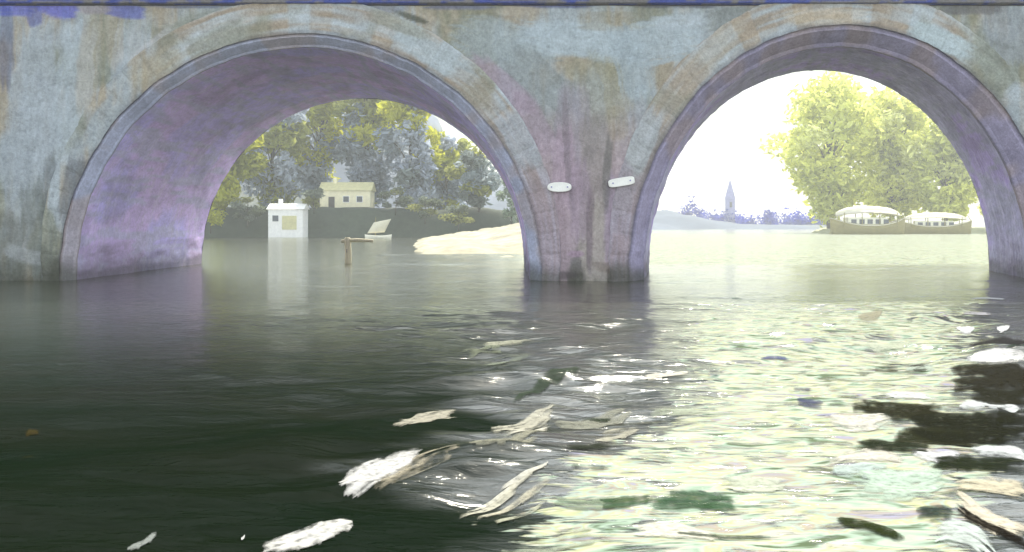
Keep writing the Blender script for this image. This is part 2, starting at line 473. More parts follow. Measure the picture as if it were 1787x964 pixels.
def build_wall():
    step = 0.06
    xs = np.arange(-25.0, 25.0 + 1e-6, step); zs = np.arange(Z_BOT, Z_TOP + 1e-6, step)
    GX, GZ = np.meshgrid(xs, zs, indexing='ij')
    PX, PY = GX / S + CX, HY - (GZ - H) / S
    hole = inside(LA, PX, PY, 14) | inside(RA, PX, PY, 14)
    nx, nz = len(xs), len(zs)
    cell = ~(hole[:-1, :-1] & hole[1:, :-1] & hole[:-1, 1:] & hole[1:, 1:])
    ii, jj = np.nonzero(cell)
    q = np.stack([ii * nz + jj, (ii + 1) * nz + jj, (ii + 1) * nz + jj + 1, ii * nz + jj + 1], 1)
    used = np.unique(q)
    remap = -np.ones(nx * nz, int); remap[used] = np.arange(len(used))
    q = remap[q]
    px, py = PX.ravel()[used], PY.ravel()[used]
    # slight relief: the face is never a true plane
    relief = (fbm(px / 22.0, py / 22.0, 61, 4) - 0.5) * 0.10 + (fbm(px / 5.0, py / 40.0, 67, 3) - 0.5) * 0.05
    v = np.stack([GX.ravel()[used], D - relief, GZ.ravel()[used]], 1)
    col = strokes_on(px, py, wall_base(px, py), WALL_STROKES)
    return mesh('spandrel_wall', v, q.tolist(), M_wall, bridge, col)


def ring_w(A, th):
    """band width in pixels: wide at the crown, narrow at the springing"""
    return 30 + 34 * np.sin(th) ** 0.8


def arch_pts(A, th, grow=0.0, drop=70):
    """half ellipse plus straight legs going below the water"""
    wob = (fbm(th * 14.0, th * 0 + A['cx'], 83, 3) - 0.5) * 4.0           # the masons' curve is never perfect
    x = A['cx'] - (A['a'] + grow + wob) * np.cos(th)
    y = A['sy'] - (A['b'] + grow + wob) * np.sin(th)
    return x, y


TH = np.linspace(0, math.pi, 260)


def with_legs(x, y):
    return np.concatenate([[x[0]], x, [x[-1]]]), np.concatenate([[545.0], y, [545.0]])


def build_ring(A, strokes, seed):
    m = 16
    rows_x, rows_y, rows_w = [], [], []
    for j in range(m + 1):
        t = j / m
        x, y = arch_pts(A, TH, ring_w(A, TH) * t)
        x, y = with_legs(x, y)
        rows_x.append(x); rows_y.append(y); rows_w.append(np.full_like(x, t))
    X = np.stack(rows_x, 1); Y = np.stack(rows_y, 1); W = np.stack(rows_w, 1)
    n = X.shape[0]
    idx = np.repeat(np.arange(n)[:, None], m + 1, 1)
    ang = np.clip(idx - 1, 0, len(TH) - 1) / (len(TH) - 1)
    nvs = 37
    vs_i = np.floor(ang * nvs); frac = ang * nvs - vs_i
    joint = np.minimum(frac, 1 - frac)
    prof = 0.07 - 0.035 * sstep(0.10, 0.0, joint) * 0.6 - 0.05 * sstep(0.93, 1.0, W)
    rel = (fbm(X / 18.0, Y / 18.0, seed, 4) - 0.5) * 0.06
    Yd = D - prof - rel
    V = np.stack([X.ravel() * S - CX * S, Yd.ravel(), (H + (HY - Y) * S).ravel()], 1)
    # outer return so the ring has thickness
    outer = V.reshape(n, m + 1, 3)[:, -1].copy(); outer[:, 1] = D + 0.15
    V = np.concatenate([V, outer])
    fs = grid_faces(n, m + 1)
    base = n * (m + 1)
    for i in range(n - 1):
        fs.append((i * (m + 1) + m, (i + 1) * (m + 1) + m, base + i + 1, base + i))
    px, py = X.ravel(), Y.ravel()
    h1 = hash2(vs_i.ravel(), vs_i.ravel() * 0, seed)
    along = ang.ravel() * 900
    br = fbm(along / 60.0, W.ravel() * 9.0, seed + 3, 3)
    blue, khaki, olive, mauve = (np.array(lin(*c)) for c in ((166, 178, 180), (160, 150, 130), (136, 138, 118), (150, 138, 150)))
    w = sstep(0.3, 0.7, h1 * 0.25 + br * 0.75)[:, None]
    col = khaki * (1 - w) + blue * w
    w = (sstep(0.5, 0.7, fbm(px / 70.0, py / 70.0, seed + 9, 3)) * 0.8)[:, None]
    col = col * (1 - w) + olive * w
    w = (sstep(150, 400, py) * 0.75)[:, None]
    col = col * (1 - w) + mauve * w
    plain = (sstep(330, 250, px) if A is LA else sstep(1640, 1720, px))[:, None]
    col = col * (1 - plain) + wall_base(px, py) * plain
    edge = sstep(0.16, 0.0, W.ravel())[:, None]
    col = col * (1 - 0.5 * edge) + np.array(lin(74, 74, 84)) * 0.5 * edge
    col = col * (0.8 + 0.4 * br[:, None])
    col = tide(strokes_on(px, py, col, strokes), px, py)
    col = np.concatenate([col, col.reshape(n, m + 1, 3)[:, -1]])
    return mesh('arch_ring', V, fs, M_ring, bridge, col)


def build_vault(A, T, skew, cols, seed, mould_rgb, strokes=(), grow_far=0.0):
    """moulded edge (chamfer) + barrel from the face to the back of the bridge"""
    # moulding
    rows = []
    for j, (t, dy) in enumerate([(0, -0.07), (0.0, 0.05), (0.25, 0.10), (0.5, 0.45), (0.8, 0.9), (1.0, 1.0), (1.0, 1.25)]):
        x, y = arch_pts(A, TH, -A['ch'] * t)
        x, y = with_legs(x, y)
        rows.append(np.stack([(x - CX) * S, np.full_like(x, D + dy * A['chd']) - (0.0 if j else 0.0), H + (HY - y) * S], 1))
    R = np.stack(rows, 1)
    n, m = R.shape[:2]
    px = R[..., 0].ravel() / S + CX; py = HY - (R[..., 2].ravel() - H) / S
    br = fbm(px / 30.0, py / 30.0, seed, 4)
    tint = np.array(lin(*mould_rgb))[None] * (0.7 + 0.6 * br)[:, None]
    w = np.tile(np.array([0.55, 0.75, 0, 0, 0.1, 0.4, 0.5]), n)[:, None]
    tint = tint * (1 - w) + np.array(lin(84, 80, 92)) * w
    warm = (sstep(0.5, 0.65, fbm(px / 60.0, py / 60.0, seed + 4, 3)) * 0.5)[:, None]
    tint = tide(tint * (1 - warm) + np.array(lin(172, 152, 142)) * warm, px, py)
    mesh('arch_moulding', R.reshape(-1, 3), grid_faces(n, m), M_ring, bridge, tint, smooth=False)
    # barrel
    ny = 90
    y0 = D + A['chd'] * 1.25
    rows = []
    for j in range(ny):
        t = j / (ny - 1)
        A2 = dict(A); A2['cx'] = A['cx'] + skew * t; A2['a'] = A['a'] - A['ch'] + grow_far * t; A2['b'] = A['b'] - A['ch'] + grow_far * 0.6 * t
        x, y = arch_pts(A2, TH); x, y = with_legs(x, y)
        rows.append(np.stack([(x - CX) * S, np.full_like(x, y0 + (T - A['chd'] * 1.25) * t), H + (HY - y) * S], 1))
    R = np.stack(rows, 1)
    n, m = R.shape[:2]
    idx = np.repeat(np.clip(np.arange(n) - 1, 0, len(TH) - 1)[:, None], m, 1).ravel() / (len(TH) - 1)
    tt = np.tile(np.arange(m) / (m - 1), n)
    s1 = idx * 1300; s2 = tt * T / S
    rel = (fbm(s1 / 30.0, s2 / 60.0, seed + 20, 4) - 0.5) * 0.16
    V = R.reshape(-1, 3).copy()
    cxw, czw = (A['cx'] - CX) * S, H + (HY - A['sy']) * S
    dirx, dirz = cxw - V[:, 0], np.maximum(czw - V[:, 2], -99)
    ln = np.sqrt(dirx ** 2 + dirz ** 2) + 1e-6
    fade = sstep(0, 0.08, tt) * sstep(1, 0.96, tt)
    V[:, 0] += dirx / ln * rel * fade; V[:, 2] += dirz / ln * rel * fade
    br = fbm(s1 / 14.0, s2 / 120.0, seed + 30, 4)
    big = fbm(s1 / 150.0, s2 / 150.0, seed + 33, 3)
    c0, c1, c2 = (np.array(lin(*c)) for c in cols)
    w = sstep(0.40, 0.60, big)[:, None]
    col = c0 * (1 - w) + c1 * w
    w = (sstep(0.48, 0.66, br) * 0.75)[:, None]
    col = col * (1 - w) + c2 * w
    col = col * (0.85 + 0.3 * fbm(s1 / 4.0, s2 / 12.0, seed + 40, 3))[:, None]
    soot = (sstep(0.50, 0.64, fbm(s1 / 70.0 + 3, s2 / 130.0, seed + 51, 4)) * 0.28)[:, None]
    col = col * (1 - soot) + np.array(lin(112, 98, 134)) * soot
    lime = (sstep(0.58, 0.68, fbm(s1 / 90.0, s2 / 9.0, seed + 57, 3)) * 0.3)[:, None]           # lime run-off down the curve
    col = col * (1 - lime) + np.array(lin(214, 206, 226)) * lime
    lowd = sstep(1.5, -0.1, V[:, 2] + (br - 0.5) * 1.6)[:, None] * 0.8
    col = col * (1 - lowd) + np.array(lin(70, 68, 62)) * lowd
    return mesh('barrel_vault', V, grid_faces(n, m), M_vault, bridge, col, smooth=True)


build_wall()
build_ring(LA, [(760, 95, 170, 46, 32, (166, 180, 182), .9), (830, 165, 110, 50, 50, (160, 152, 136), .8), (905, 245, 110, 50, 65, (158, 166, 170), .8),
                (700, 40, 120, 40, 20, (146, 152, 140), .8), (275, 122, 100, 55, -35, (160, 154, 128), .9), (380, 70, 120, 46, -25, (140, 146, 134), .8),
                (180, 215, 100, 40, -60, (150, 162, 164), .8), (130, 330, 120, 40, -78, (96, 102, 106), .7)], 100)
build_ring(RA, [(1240, 90, 150, 46, -45, (166, 160, 140), .85), (1180, 160, 130, 50, -52, (160, 152, 136), .8), (1120, 250, 120, 46, -65, (164, 172, 172), .9),
                (1640, 72, 120, 40, 22, (172, 190, 192), .9), (1440, 30, 150, 30, -2, (196, 186, 160), .8), (1085, 330, 100, 36, -85, (150, 146, 152), .8)], 200)
build_vault(LA, T_LEFT, 0, ((206, 194, 250), (220, 196, 244), (194, 192, 220)), 300, (176, 180, 200))
build_vault(RA, T_RIGHT, 78, ((188, 168, 222), (184, 178, 208), (172, 170, 192)), 400, (166, 158, 184), grow_far=20)


def build_back(A, T, skew, grow, x0, x1):
    """rear face, deck side and haunch of one bay"""
    xs = np.linspace(x0, x1, 200)
    cx, a_, b_ = A['cx'] + skew, A['a'] - A['ch'] + grow, A['b'] - A['ch'] + grow * 0.6
    px = xs / S + CX
    ins = np.abs(px - cx) < a_
    zb = np.where(ins, H + (HY - (A['sy'] - b_ * np.sqrt(np.clip(1 - ((px - cx) / a_) ** 2, 0, 1)))) * S, Z_BOT)
    V = [(x, D + T, z) for x, z in zip(xs, zb)] + [(x, D + T, Z_TOP) for x in xs]
    n = len(xs)
    return V, [(i + 1, i, n + i, n + i + 1) for i in range(n - 1)]


bb = MB()
bb.add(*build_back(LA, T_LEFT, 0, 0, -25, X_SEAM))
bb.add(*build_back(RA, T_RIGHT, 78, 20, X_SEAM, 25))
bb.box(X_SEAM - 0.2, X_SEAM, D + T_RIGHT + 0.003, D + T_LEFT - 0.003, Z_BOT, Z_TOP)
bb.build('back_wall', M_dark, bridge)
for x0, x1, t in ((-60, X_SEAM, T_LEFT), (X_SEAM, 60, T_RIGHT)):
    db = MB()
    db.box(x0, x1, D + 0.12, D + t + 0.3, Z_TOP - 0.1, Z_TOP + 0.15)
    db.build('deck', M_dark, bridge)
for x0, x1, t in ((-60, -25, T_LEFT), (25, 60, T_RIGHT)):
    ab = MB()
    ab.box(x0, x1, D, D + t, Z_BOT, Z_TOP - 0.11)
    ab.build('abutment', M_dark, bridge)
# string course and parapet, with old blue paint
px = np.linspace(-700, 2500, 1200)
prof = [(0.02, Z_TOP - 0.02), (-0.16, Z_TOP + 0.04), (-0.18, Z_TOP + 0.16), (-0.18, Z_TOP + 0.34), (-0.06, Z_TOP + 0.40), (-0.06, Z_TOP + 0.8), (-0.06, Z_TOP + 1.35), (0.4, Z_TOP + 1.4), (0.4, Z_TOP + 0.1)]
V, C = [], []
for j, (dy, z) in enumerate(prof):
    n = fbm(px / 40.0, np.full_like(px, j * 3.0), 77, 4)
    V.append(np.stack([(px - CX) * S, D + dy + (n - 0.5) * 0.03, np.full_like(px, z)], 1))
    w = sstep(0.44, 0.56, n)[:, None]
    C.append(np.array(lin(120, 116, 116)) * (1 - w) + np.array(lin(62, 76, 150)) * w)
V = np.stack(V, 1).reshape(-1, 3); C = np.stack(C, 1).reshape(-1, 3)
mesh('parapet', V, grid_faces(len(px), len(prof)), M_wall, bridge, C)

# ------------------------------------------------------------------ river
WAVES = []
wr = random.Random(3)
for k in range(34):
    L_ = 0.45 * (1.13 ** k) * wr.uniform(0.9, 1.1)
    if L_ > 9: break
    th = math.radians(90 + wr.gauss(0, 32))
    WAVES.append((2 * math.pi / L_ * math.cos(th), 2 * math.pi / L_ * math.sin(th), wr.uniform(0, 6.28), 0.0065 * L_ ** 0.72))


def wave_h(x, y):
    x = np.asarray(x, float); y = np.asarray(y, float)
    wx = x + (fbm(x / 2.3, y / 2.3, 5, 3) - 0.5) * 1.6
    wy = y + (fbm(x / 2.3 + 40, y / 2.3, 6, 3) - 0.5) * 1.6
    h = np.zeros_like(x)
    for kx, ky, ph, am in WAVES:
        h += am * np.sin(kx * wx + ky * wy + ph)
    amp = (0.45 + 1.1 * sstep(0.35, 0.7, fbm(x / 4.0, y / 5.0, 8, 3)))
    amp = amp * (0.22 + 0.78 * sstep(-6.0, 1.0, x + 0.12 * (y - 8)))      # slack water to the left, current to the right
    amp = amp * (1 - 0.78 * sstep(14, 34, y)) * (1 - 0.5 * sstep(60, 200, y))
    return h * amp


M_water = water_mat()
ys = [4.5]
while ys[-1] < 75:
    ys.append(ys[-1] + max(0.045, 0.0045 * ys[-1]))
while ys[-1] < 1150:
    ys.append(ys[-1] * 1.06)
ys = np.array(ys)
xs = np.concatenate([[-1200, -800, -300, -120, -60, -40], np.arange(-30, -9, 0.12), np.arange(-9, 9, 0.06), np.arange(9, 30.01, 0.12), [40, 60, 120, 300, 800, 1200]])
GX, GY = np.meshgrid(xs, ys, indexing='ij')
GZ = wave_h(GX.ravel(), GY.ravel())
GZ = GZ * sstep(200, 90, GY.ravel())
V = np.stack([GX.ravel(), GY.ravel(), GZ], 1)
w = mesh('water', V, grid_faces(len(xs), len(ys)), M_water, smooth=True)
tag(w, kind='structure')

# river bed / ground sheet under everything, out to the horizon
gb = mesh('ground', [(-1250, -60, -1.6), (1250, -60, -1.6), (1250, 1250, -1.6), (-1250, 1250, -1.6)], [(0, 1, 2, 3)],
          paint_mat('river_bed', flat=lin(70, 74, 60)))
tag(gb, kind='structure')

# ------------------------------------------------------------------ glints and dark reflections painted as thin sheets on the river
GLINTS = [  # photo x0, y0, x1, y1, width, rgb, how broken (0 solid .. 1 few bristles)
    (592, 862, 735, 802, 40, (238, 236, 226), .25), (655, 850, 812, 800, 26, (206, 196, 168), .8), (455, 955, 615, 914, 30, (240, 238, 226), .25),
    (220, 962, 275, 932, 14, (170, 176, 166), .7), (684, 750, 800, 712, 34, (214, 208, 184), .7), (850, 768, 975, 708, 40, (222, 218, 194), .75),
    (880, 768, 962, 744, 12, (228, 224, 202), .4), (800, 895, 905, 846, 12, (226, 222, 196), .45), (815, 880, 945, 828, 10, (232, 228, 204), .4), (835, 897, 965, 838, 14, (220, 214, 186), .55), (860, 908, 962, 866, 10, (206, 206, 176), .5), (870, 850, 960, 822, 8, (236, 232, 212), .4), (812, 800, 945, 770, 40, (176, 174, 150), .75),
    (965, 740, 1100, 720, 30, (170, 170, 150), .8), (575, 735, 680, 728, 14, (120, 134, 112), .75), (835, 600, 935, 590, 12, (196, 196, 170), .6),
    (840, 640, 940, 622, 12, (150, 158, 136), .7), (1118, 661, 1210, 650, 12, (240, 234, 214), .35), (800, 620, 880, 606, 12, (150, 156, 130), .7),
    (1110, 915, 1265, 938, 34, (240, 236, 214), .45), (1040, 770, 1120, 748, 22, (204, 200, 176), .7), (880, 940, 1080, 930, 34, (176, 184, 158), .8),
    
    (1690, 624, 1800, 630, 20, (248, 247, 240), .2), (1545, 688, 1640, 690, 13, (242, 242, 232), .25), (1676, 700, 1785, 712, 28, (226, 230, 224), .3),
    (1440, 742, 1560, 738, 26, (238, 234, 216), .45), (1690, 792, 1800, 800, 24, (232, 236, 230), .2), (1450, 806, 1580, 800, 28, (238, 232, 212), .4),
    (1590, 798, 1680, 806, 26, (232, 232, 228), .4), (1665, 850, 1800, 862, 36, (232, 222, 190), .45), (1665, 885, 1800, 940, 44, (238, 228, 200), .4),
    (1632, 925, 1735, 962, 56, (216, 226, 214), .35), (1668, 575, 1702, 578, 14, (240, 240, 236), .3), (1738, 578, 1764, 572, 12, (244, 244, 240), .3),
    (1690, 520, 1758, 522, 5, (236, 236, 230), .3), (1670, 546, 1740, 545, 8, (196, 194, 196), .4), (1490, 850, 1650, 848, 60, (208, 228, 204), .35),
    
    
    
    
    (960, 870, 1080, 880, 30, (150, 166, 136), .8), (420, 938, 428, 932, 8, (226, 226, 216), .1),
]
REFLECTIONS = [  # dark reflections in the water, painted as flat strokes
    (1460, 912, 1578, 942, 18, (66, 76, 42), .15), (1130, 868, 1285, 880, 38, (84, 122, 84), .7),
    (1596, 905, 1665, 902, 32, (52, 70, 62), .6), (1490, 778, 1620, 790, 34, (52, 60, 40), .3),
    (1490, 712, 1650, 722, 40, (58, 58, 38), .2), (1580, 742, 1810, 748, 70, (48, 50, 34), .2), (1690, 690, 1810, 694, 30, (56, 56, 40), .25), (1560, 760, 1700, 772, 40, (60, 62, 40), .3), (1625, 815, 1800, 822, 30, (50, 58, 36), .3),
    (1665, 890, 1800, 962, 20, (36, 30, 20), .35), (985, 800, 1065, 786, 16, (66, 72, 56), .3), (1650, 655, 1810, 662, 50, (60, 58, 44), .2), (1690, 600, 1810, 602, 30, (70, 68, 66), .35),
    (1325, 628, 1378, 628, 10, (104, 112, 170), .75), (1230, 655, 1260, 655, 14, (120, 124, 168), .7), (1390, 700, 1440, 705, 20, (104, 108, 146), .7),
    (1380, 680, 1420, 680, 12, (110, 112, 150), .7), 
    (30, 795, 62, 792, 14, (110, 104, 50), .75), (40, 752, 70, 748, 14, (96, 84, 40), .85),
    (1040, 880, 1150, 868, 22, (84, 118, 78), .6), (900, 690, 1010, 650, 20, (84, 100, 76), .75),
]


def streaks(items, seed, lift, thick, gain):
    """each item is a glint or reflection painted as a raked thin sheet on the water, with ragged ends, bristle-like gaps and raised ridges"""
    V, Fc, C = [], [], []
    r = random.Random(seed)
    nv0 = 0
    for q, (x0, y0, x1, y1, wpx, rgb, broken) in enumerate(items):
        ax, ay = ground(x0, y0); bx_, by_ = ground(x1, y1)
        xm, ym = (x0 + x1) / 2, (y0 + y1) / 2
        n0x, n0y = ground(xm, ym - wpx / 2); n1x, n1y = ground(xm, ym + wpx / 2)
        wx, wy = n1x - n0x, n1y - n0y
        lpx = math.hypot(x1 - x0, y1 - y0)
        nu, nv = max(8, int(lpx / 2.6)), max(5, int(wpx / 1.7))
        u, v = np.meshgrid(np.linspace(-0.06, 1.06, nu), np.linspace(-0.62, 0.62, nv), indexing='ij')
        sd = seed * 100 + q * 7
        bow, skew = r.uniform(-0.35, 0.35), r.uniform(-0.25, 0.25)
        br = fbm(u * lpx / 120.0 + q * 3.1, v * wpx / 5.0, sd, 3)              # bristle tracks along the length
        ed = fbm(u * lpx / 16.0, v * wpx / 9.0 + q, sd + 3, 3)
        rr = (np.abs(u - 0.5) * 2) ** 4 + (np.abs(v) * 2) ** 3
        m = 1.0 - rr + (ed - 0.5) * 1.1 + (br - 0.5) * (0.9 + 2.2 * broken) - 0.42 * broken
        cx_ = ax + (bx_ - ax) * u + wx * (v + bow * ((u - 0.5) ** 2 * 4 - 0.3) + skew * (fbm(u * 3 + q, v * 0, sd + 5, 2) - 0.5))
        cy_ = ay + (by_ - ay) * u + wy * (v + bow * ((u - 0.5) ** 2 * 4 - 0.3) + skew * (fbm(u * 3 + q, v * 0, sd + 5, 2) - 0.5))
        d_ = cy_.mean()
        hz = np.clip(m, 0, 0.6) / 0.6 * (0.35 + 0.9 * br)
        z = wave_h(cx_.ravel(), cy_.ravel()).reshape(u.shape) + lift + hz * thick * (0.4 + d_ / 20.0)
        ok = m > -0.12
        cell = ok[:-1, :-1] & ok[1:, :-1] & ok[:-1, 1:] & ok[1:, 1:]
        ii, jj = np.nonzero(cell)
        if not len(ii): continue
        qd = np.stack([ii * nv + jj, (ii + 1) * nv + jj, (ii + 1) * nv + jj + 1, ii * nv + jj + 1], 1)
        us = np.unique(qd); rm = np.zeros(nu * nv, int); rm[us] = np.arange(len(us)) + nv0
        nv0 += len(us)
        V.append(np.stack([cx_.ravel()[us], cy_.ravel()[us], z.ravel()[us]], 1))
        Fc += rm[qd].tolist()
        base = np.array(lin(*rgb)) * gain
        al = sstep(-0.12, 0.75, m).ravel()[us] * (0.95 - 0.4 * broken)
        C.append(np.concatenate([base[None] * (0.84 + 0.3 * br.ravel()[us])[:, None], al[:, None]], 1))
    return np.concatenate(V), Fc, np.concatenate(C)


# small broken painted glints between the large ones, thick below the right arch
_r = random.Random(91)
for _ in range(8):
    y = 505 + 455 * _r.random() ** 0.9
    k = (y - 390) / 400.0
    x = _r.uniform(1150, 1690) if _r.random() < 0.72 else _r.uniform(860 + 120 * (1 - k), 1800)
    if y < 770 and x < 1185: continue
    if x > 1480 and 630 < y < 800 and _r.random() < 0.8: continue
    L_, W_ = (40 + 150 * _r.random()) * (0.5 + 0.5 * k), (6 + 20 * _r.random()) * (0.4 + 0.7 * k)
    GLINTS.append((x - L_ / 2, y + _r.uniform(-4, 6) * k, x + L_ / 2, y - _r.uniform(-4, 6) * k, W_,
                 _r.choice([(226, 232, 204), (214, 226, 206), (232, 226, 204), (206, 210, 190), (222, 218, 196), (196, 204, 176), (210, 226, 214), (184, 178, 150)]), _r.uniform(0.45, 0.95)))
for _ in range(8):
    y = 600 + 360 * _r.random()
    k = (y - 390) / 400.0
    x = _r.uniform(860, 1180) if _r.random() < 0.5 else _r.uniform(1180, 1800)
    L_, W_ = (50 + 120 * _r.random()) * (0.5 + 0.5 * k), (5 + 11 * _r.random()) * (0.4 + 0.75 * k)
    REFLECTIONS.append((x - L_ / 2, y, x + L_ / 2, y - _r.uniform(-6, 8) * k, W_, _r.choice([(70, 84, 58), (96, 104, 80), (84, 76, 60), (110, 108, 88), (76, 96, 74)]), _r.uniform(0.65, 0.95)))

def painted_sheet_mat(name, rough, scale):
    """a painted sheet thin at its edges: the colour attribute's alpha is how much of the water it covers"""
    m = paint_mat(name, rough, 0.15, scale, (1, 1, 1), 0.0, mottled=0.12)
    N, L = m.node_tree.nodes, m.node_tree.links
    at_ = next(n for n in N if n.type == 'ATTRIBUTE'); p = next(n for n in N if n.type == 'BSDF_PRINCIPLED')
    ns = next(n for n in N if n.type == 'TEX_NOISE')
    k = math_node(N, L, 'MULTIPLY', at_.outputs['Alpha'], ramp(N, L, ns.outputs[0], 0.25, 0.6, 0.55, 1.15))
    L.new(k, p.inputs['Alpha'])
    return m


M_glint = painted_sheet_mat('glint_paint', 0.65, 14.0)
M_reflection = painted_sheet_mat('painted_reflections', 0.6, 14.0)
v_, f_, c_ = streaks(GLINTS, 11, 0.008, 0.004, 0.52)
tag(mesh('painted_glints', v_, f_, M_glint, None, c_, smooth=True), 'cream and white water glints painted as streaks on the river', 'painted_glints', kind='stuff')
v_, f_, c_ = streaks(REFLECTIONS, 23, 0.010, 0.004, 0.34)
tag(mesh('painted_reflections', v_, f_, M_reflection, None, c_, smooth=True), 'dark green and brown reflections painted as streaks on the river', 'dark_reflections', kind='stuff')

# ------------------------------------------------------------------ banks and hills beyond the bridge
M_bank = paint_mat('earth_bank', 0.9, 0.6, 0.6, mottled=0.35)
M_hill = paint_mat('hazy_hillside', 0.95, 0.4, 0.08, mottled=0.25)


def terrain(name, xs, ys, fn, colfn, mat):
    GX, GY = np.meshgrid(xs, ys, indexing='ij')
    x, y = GX.ravel(), GY.ravel()
    z = fn(x, y)
    o = mesh(name, np.stack([x, y, z], 1), grid_faces(len(xs), len(ys)), mat, None, colfn(x, y, z), smooth=True)
    return tag(o, kind='structure')


def bank_z(x, y):
    edge = 166 + 0.10 * (x + 60) + 5 * (fbm(x / 14.0, x * 0, 3, 3) - 0.5)
    up = sstep(0, 7, y - edge)
    right = sstep(34, -6, x)                      # the bank runs out behind the pier
    return -1.5 + up * (6.0 + 1.6 * (fbm(x / 6.0, y / 6.0, 5, 3) - 0.5)) * right


def bank_c(x, y, z):
    n = fbm(x / 5.0, y / 3.0, 12, 4)[:, None]
    return np.array(lin(66, 74, 58)) * (0.6 + 0.8 * n)


terrain('bank', np.arange(-140, 40, 1.0), np.concatenate([np.arange(155, 190, 0.8), np.arange(190, 330, 6)]), bank_z, bank_c, M_bank)


def shore_z(x, y):
    u = ((x * F / y + CX) - 722) / 190.0
    n = fbm(x / 3.0, y / 5.0, 15, 4) - 0.5
    front = sstep(72 - 9 * np.clip(u, 0, 1), 84 - 6 * np.clip(u, 0, 1), y + 14 * n)
    return -0.5 + front * (0.62 + 2.0 * np.clip(u, 0, 1.3) ** 1.4 * sstep(70, 125, y) + 0.9 * n + 0.35 * (fbm(x / 0.9, y / 1.5, 16, 2) - 0.5)) * sstep(-0.1, 0.12, u + 0.1 * n) * sstep(1.55, 1.2, u)


def shore_c(x, y, z):
    n = fbm(x / 4.0, y / 2.0, 25, 4)[:, None]
    return np.array(lin(208, 200, 166)) * (0.28 + 0.6 * n)


terrain('shore', np.arange(-14, 16, 0.4), np.arange(60, 150, 0.8), shore_z, shore_c, M_bank)


def hill_z(x, y):
    px = x * F / y + CX
    prof = np.interp(px, [-900, 0, 350, 560, 700, 760, 800, 850, 900, 1000, 1100, 1300], [180, 190, 205, 172, 190, 215, 270, 318, 338, 352, 378, 392])
    ridge = H + (HY - prof) / F * 430
    n = fbm(x / 16.0, y / 30.0, 41, 4) - 0.5
    return -2 + np.maximum(0, ridge + 2 + 14 * n * sstep(395, 380, prof)) * sstep(330, 430, y)


def hill_c(x, y, z):
    n = fbm(x / 14.0, z / 8.0, 51, 4)[:, None]
    m2 = sstep(0.55, 0.68, fbm(x / 26.0, z / 12.0, 57, 3))[:, None] * 0.5
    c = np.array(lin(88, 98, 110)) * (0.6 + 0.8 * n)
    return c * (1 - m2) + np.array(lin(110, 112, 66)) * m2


terrain('hill', np.arange(-460, 120, 3.0), np.arange(325, 470, 5.0), hill_z, hill_c, M_hill)

# ------------------------------------------------------------------ trees
M_leaf = leaf_mat('leaves')
M_bark = paint_mat('bark', 0.9, 0.6, 1.2, (3, 3, 0.6), flat=lin(92, 84, 72))


def leaf_clumps(clumps, size, r):
    """clumps: centre, radii, rgb, count -> many small bent leaves through each clump's volume"""
    V, Fc, C = [], [], []
    for (c, rad, rgb, n) in clumps:
        base = np.array(lin(*rgb))
        for _ in range(n):
            while True:
                p = Vector((r.uniform(-1, 1), r.uniform(-1, 1), r.uniform(-1, 1)))
                if p.length < 1: break
            p = p * (0.55 + 0.45 * p.length) if p.length > 0 else p
            pos = Vector((c[0] + p.x * rad[0], c[1] + p.y * rad[1], c[2] + p.z * rad[2]))
            L_ = size * r.uniform(0.6, 1.5); W_ = L_ * r.uniform(0.3, 0.5)
            d = Vector((r.gauss(0, 1), r.gauss(0, 1), r.gauss(-0.3, 0.7))).normalized()
            u = d.cross(Vector((r.gauss(0, 1), r.gauss(0, 1), r.gauss(0, 1)))).normalized()
            nn = d.cross(u)
            k = len(V)
            for (a_, b_, h_) in ((-.5, 0, -.08), (-.15, .5, .05), (.2, .42, .05), (.5, 0, -.1), (.2, -.42, .05), (-.15, -.5, .05)):
                q = pos + d * L_ * a_ + u * W_ * b_ + nn * L_ * h_
                V.append((q.x, q.y, q.z))
            sh = base * r.uniform(0.7, 1.25)
            C += [sh] * 6
            Fc += [(k, k + 1, k + 2, k + 3), (k, k + 3, k + 4, k + 5)]
    return V, Fc, np.array(C)


def tree(name, base, height, width, palette, label, group, n_clump=16, leaves=110, size=0.7, lean=0.0, low=0.3, seed=1, trunk_r=None, cat='tree', depth=None):
    r = random.Random(seed)
    root = empty(name, base, label, cat, group)
    tr = trunk_r or height * 0.022
    m = MB()
    top = Vector((lean * height, 0, height * 0.8))
    pts = [Vector((0, 0, -1.0)), Vector((0, 0, 0.0)), top * 0.35 + Vector((r.uniform(-.3, .3), 0, 0)), top * 0.7, top]
    m.tube(pts, [tr * 1.4, tr, tr * 0.8, tr * 0.5, tr * 0.15], 8)
    clumps = []
    tone = r.choice(palette)
    dep = depth or width
    for i in range(n_clump):
        t = low + (1 - low) * ((i + r.random()) / n_clump)
        env = math.sin(math.pi * min(1, max(0.02, (t - low * 0.85) / (1.04 - low * 0.85)))) ** 0.6
        an = r.uniform(0, 2 * math.pi); rr = r.random() ** 0.5
        c = Vector((lean * height * t + math.cos(an) * rr * width * 0.40 * env, math.sin(an) * rr * dep * 0.40 * env, height * t))
        s_ = (width * 0.20 * (0.6 + 0.7 * r.random()) * (0.5 + 0.5 * env), dep * 0.2, height * 0.085 * (0.6 + 0.8 * r.random()) + width * 0.05)
        if r.random() < 0.5: tone = r.choice(palette)
        clumps.append((c, s_, tone, leaves))
        j = top * max(0.2, t - 0.15)
        m.tube([j, (j + c) / 2 + Vector((0, 0, 0.04 * height)), c], [tr * 0.35, tr * 0.2, tr * 0.06], 5)
    m.build('trunk', M_bark, root, smooth=True)
    v, f, c = leaf_clumps(clumps, size, r)
    mesh('crown', v, f, M_leaf, root, c)
    return root


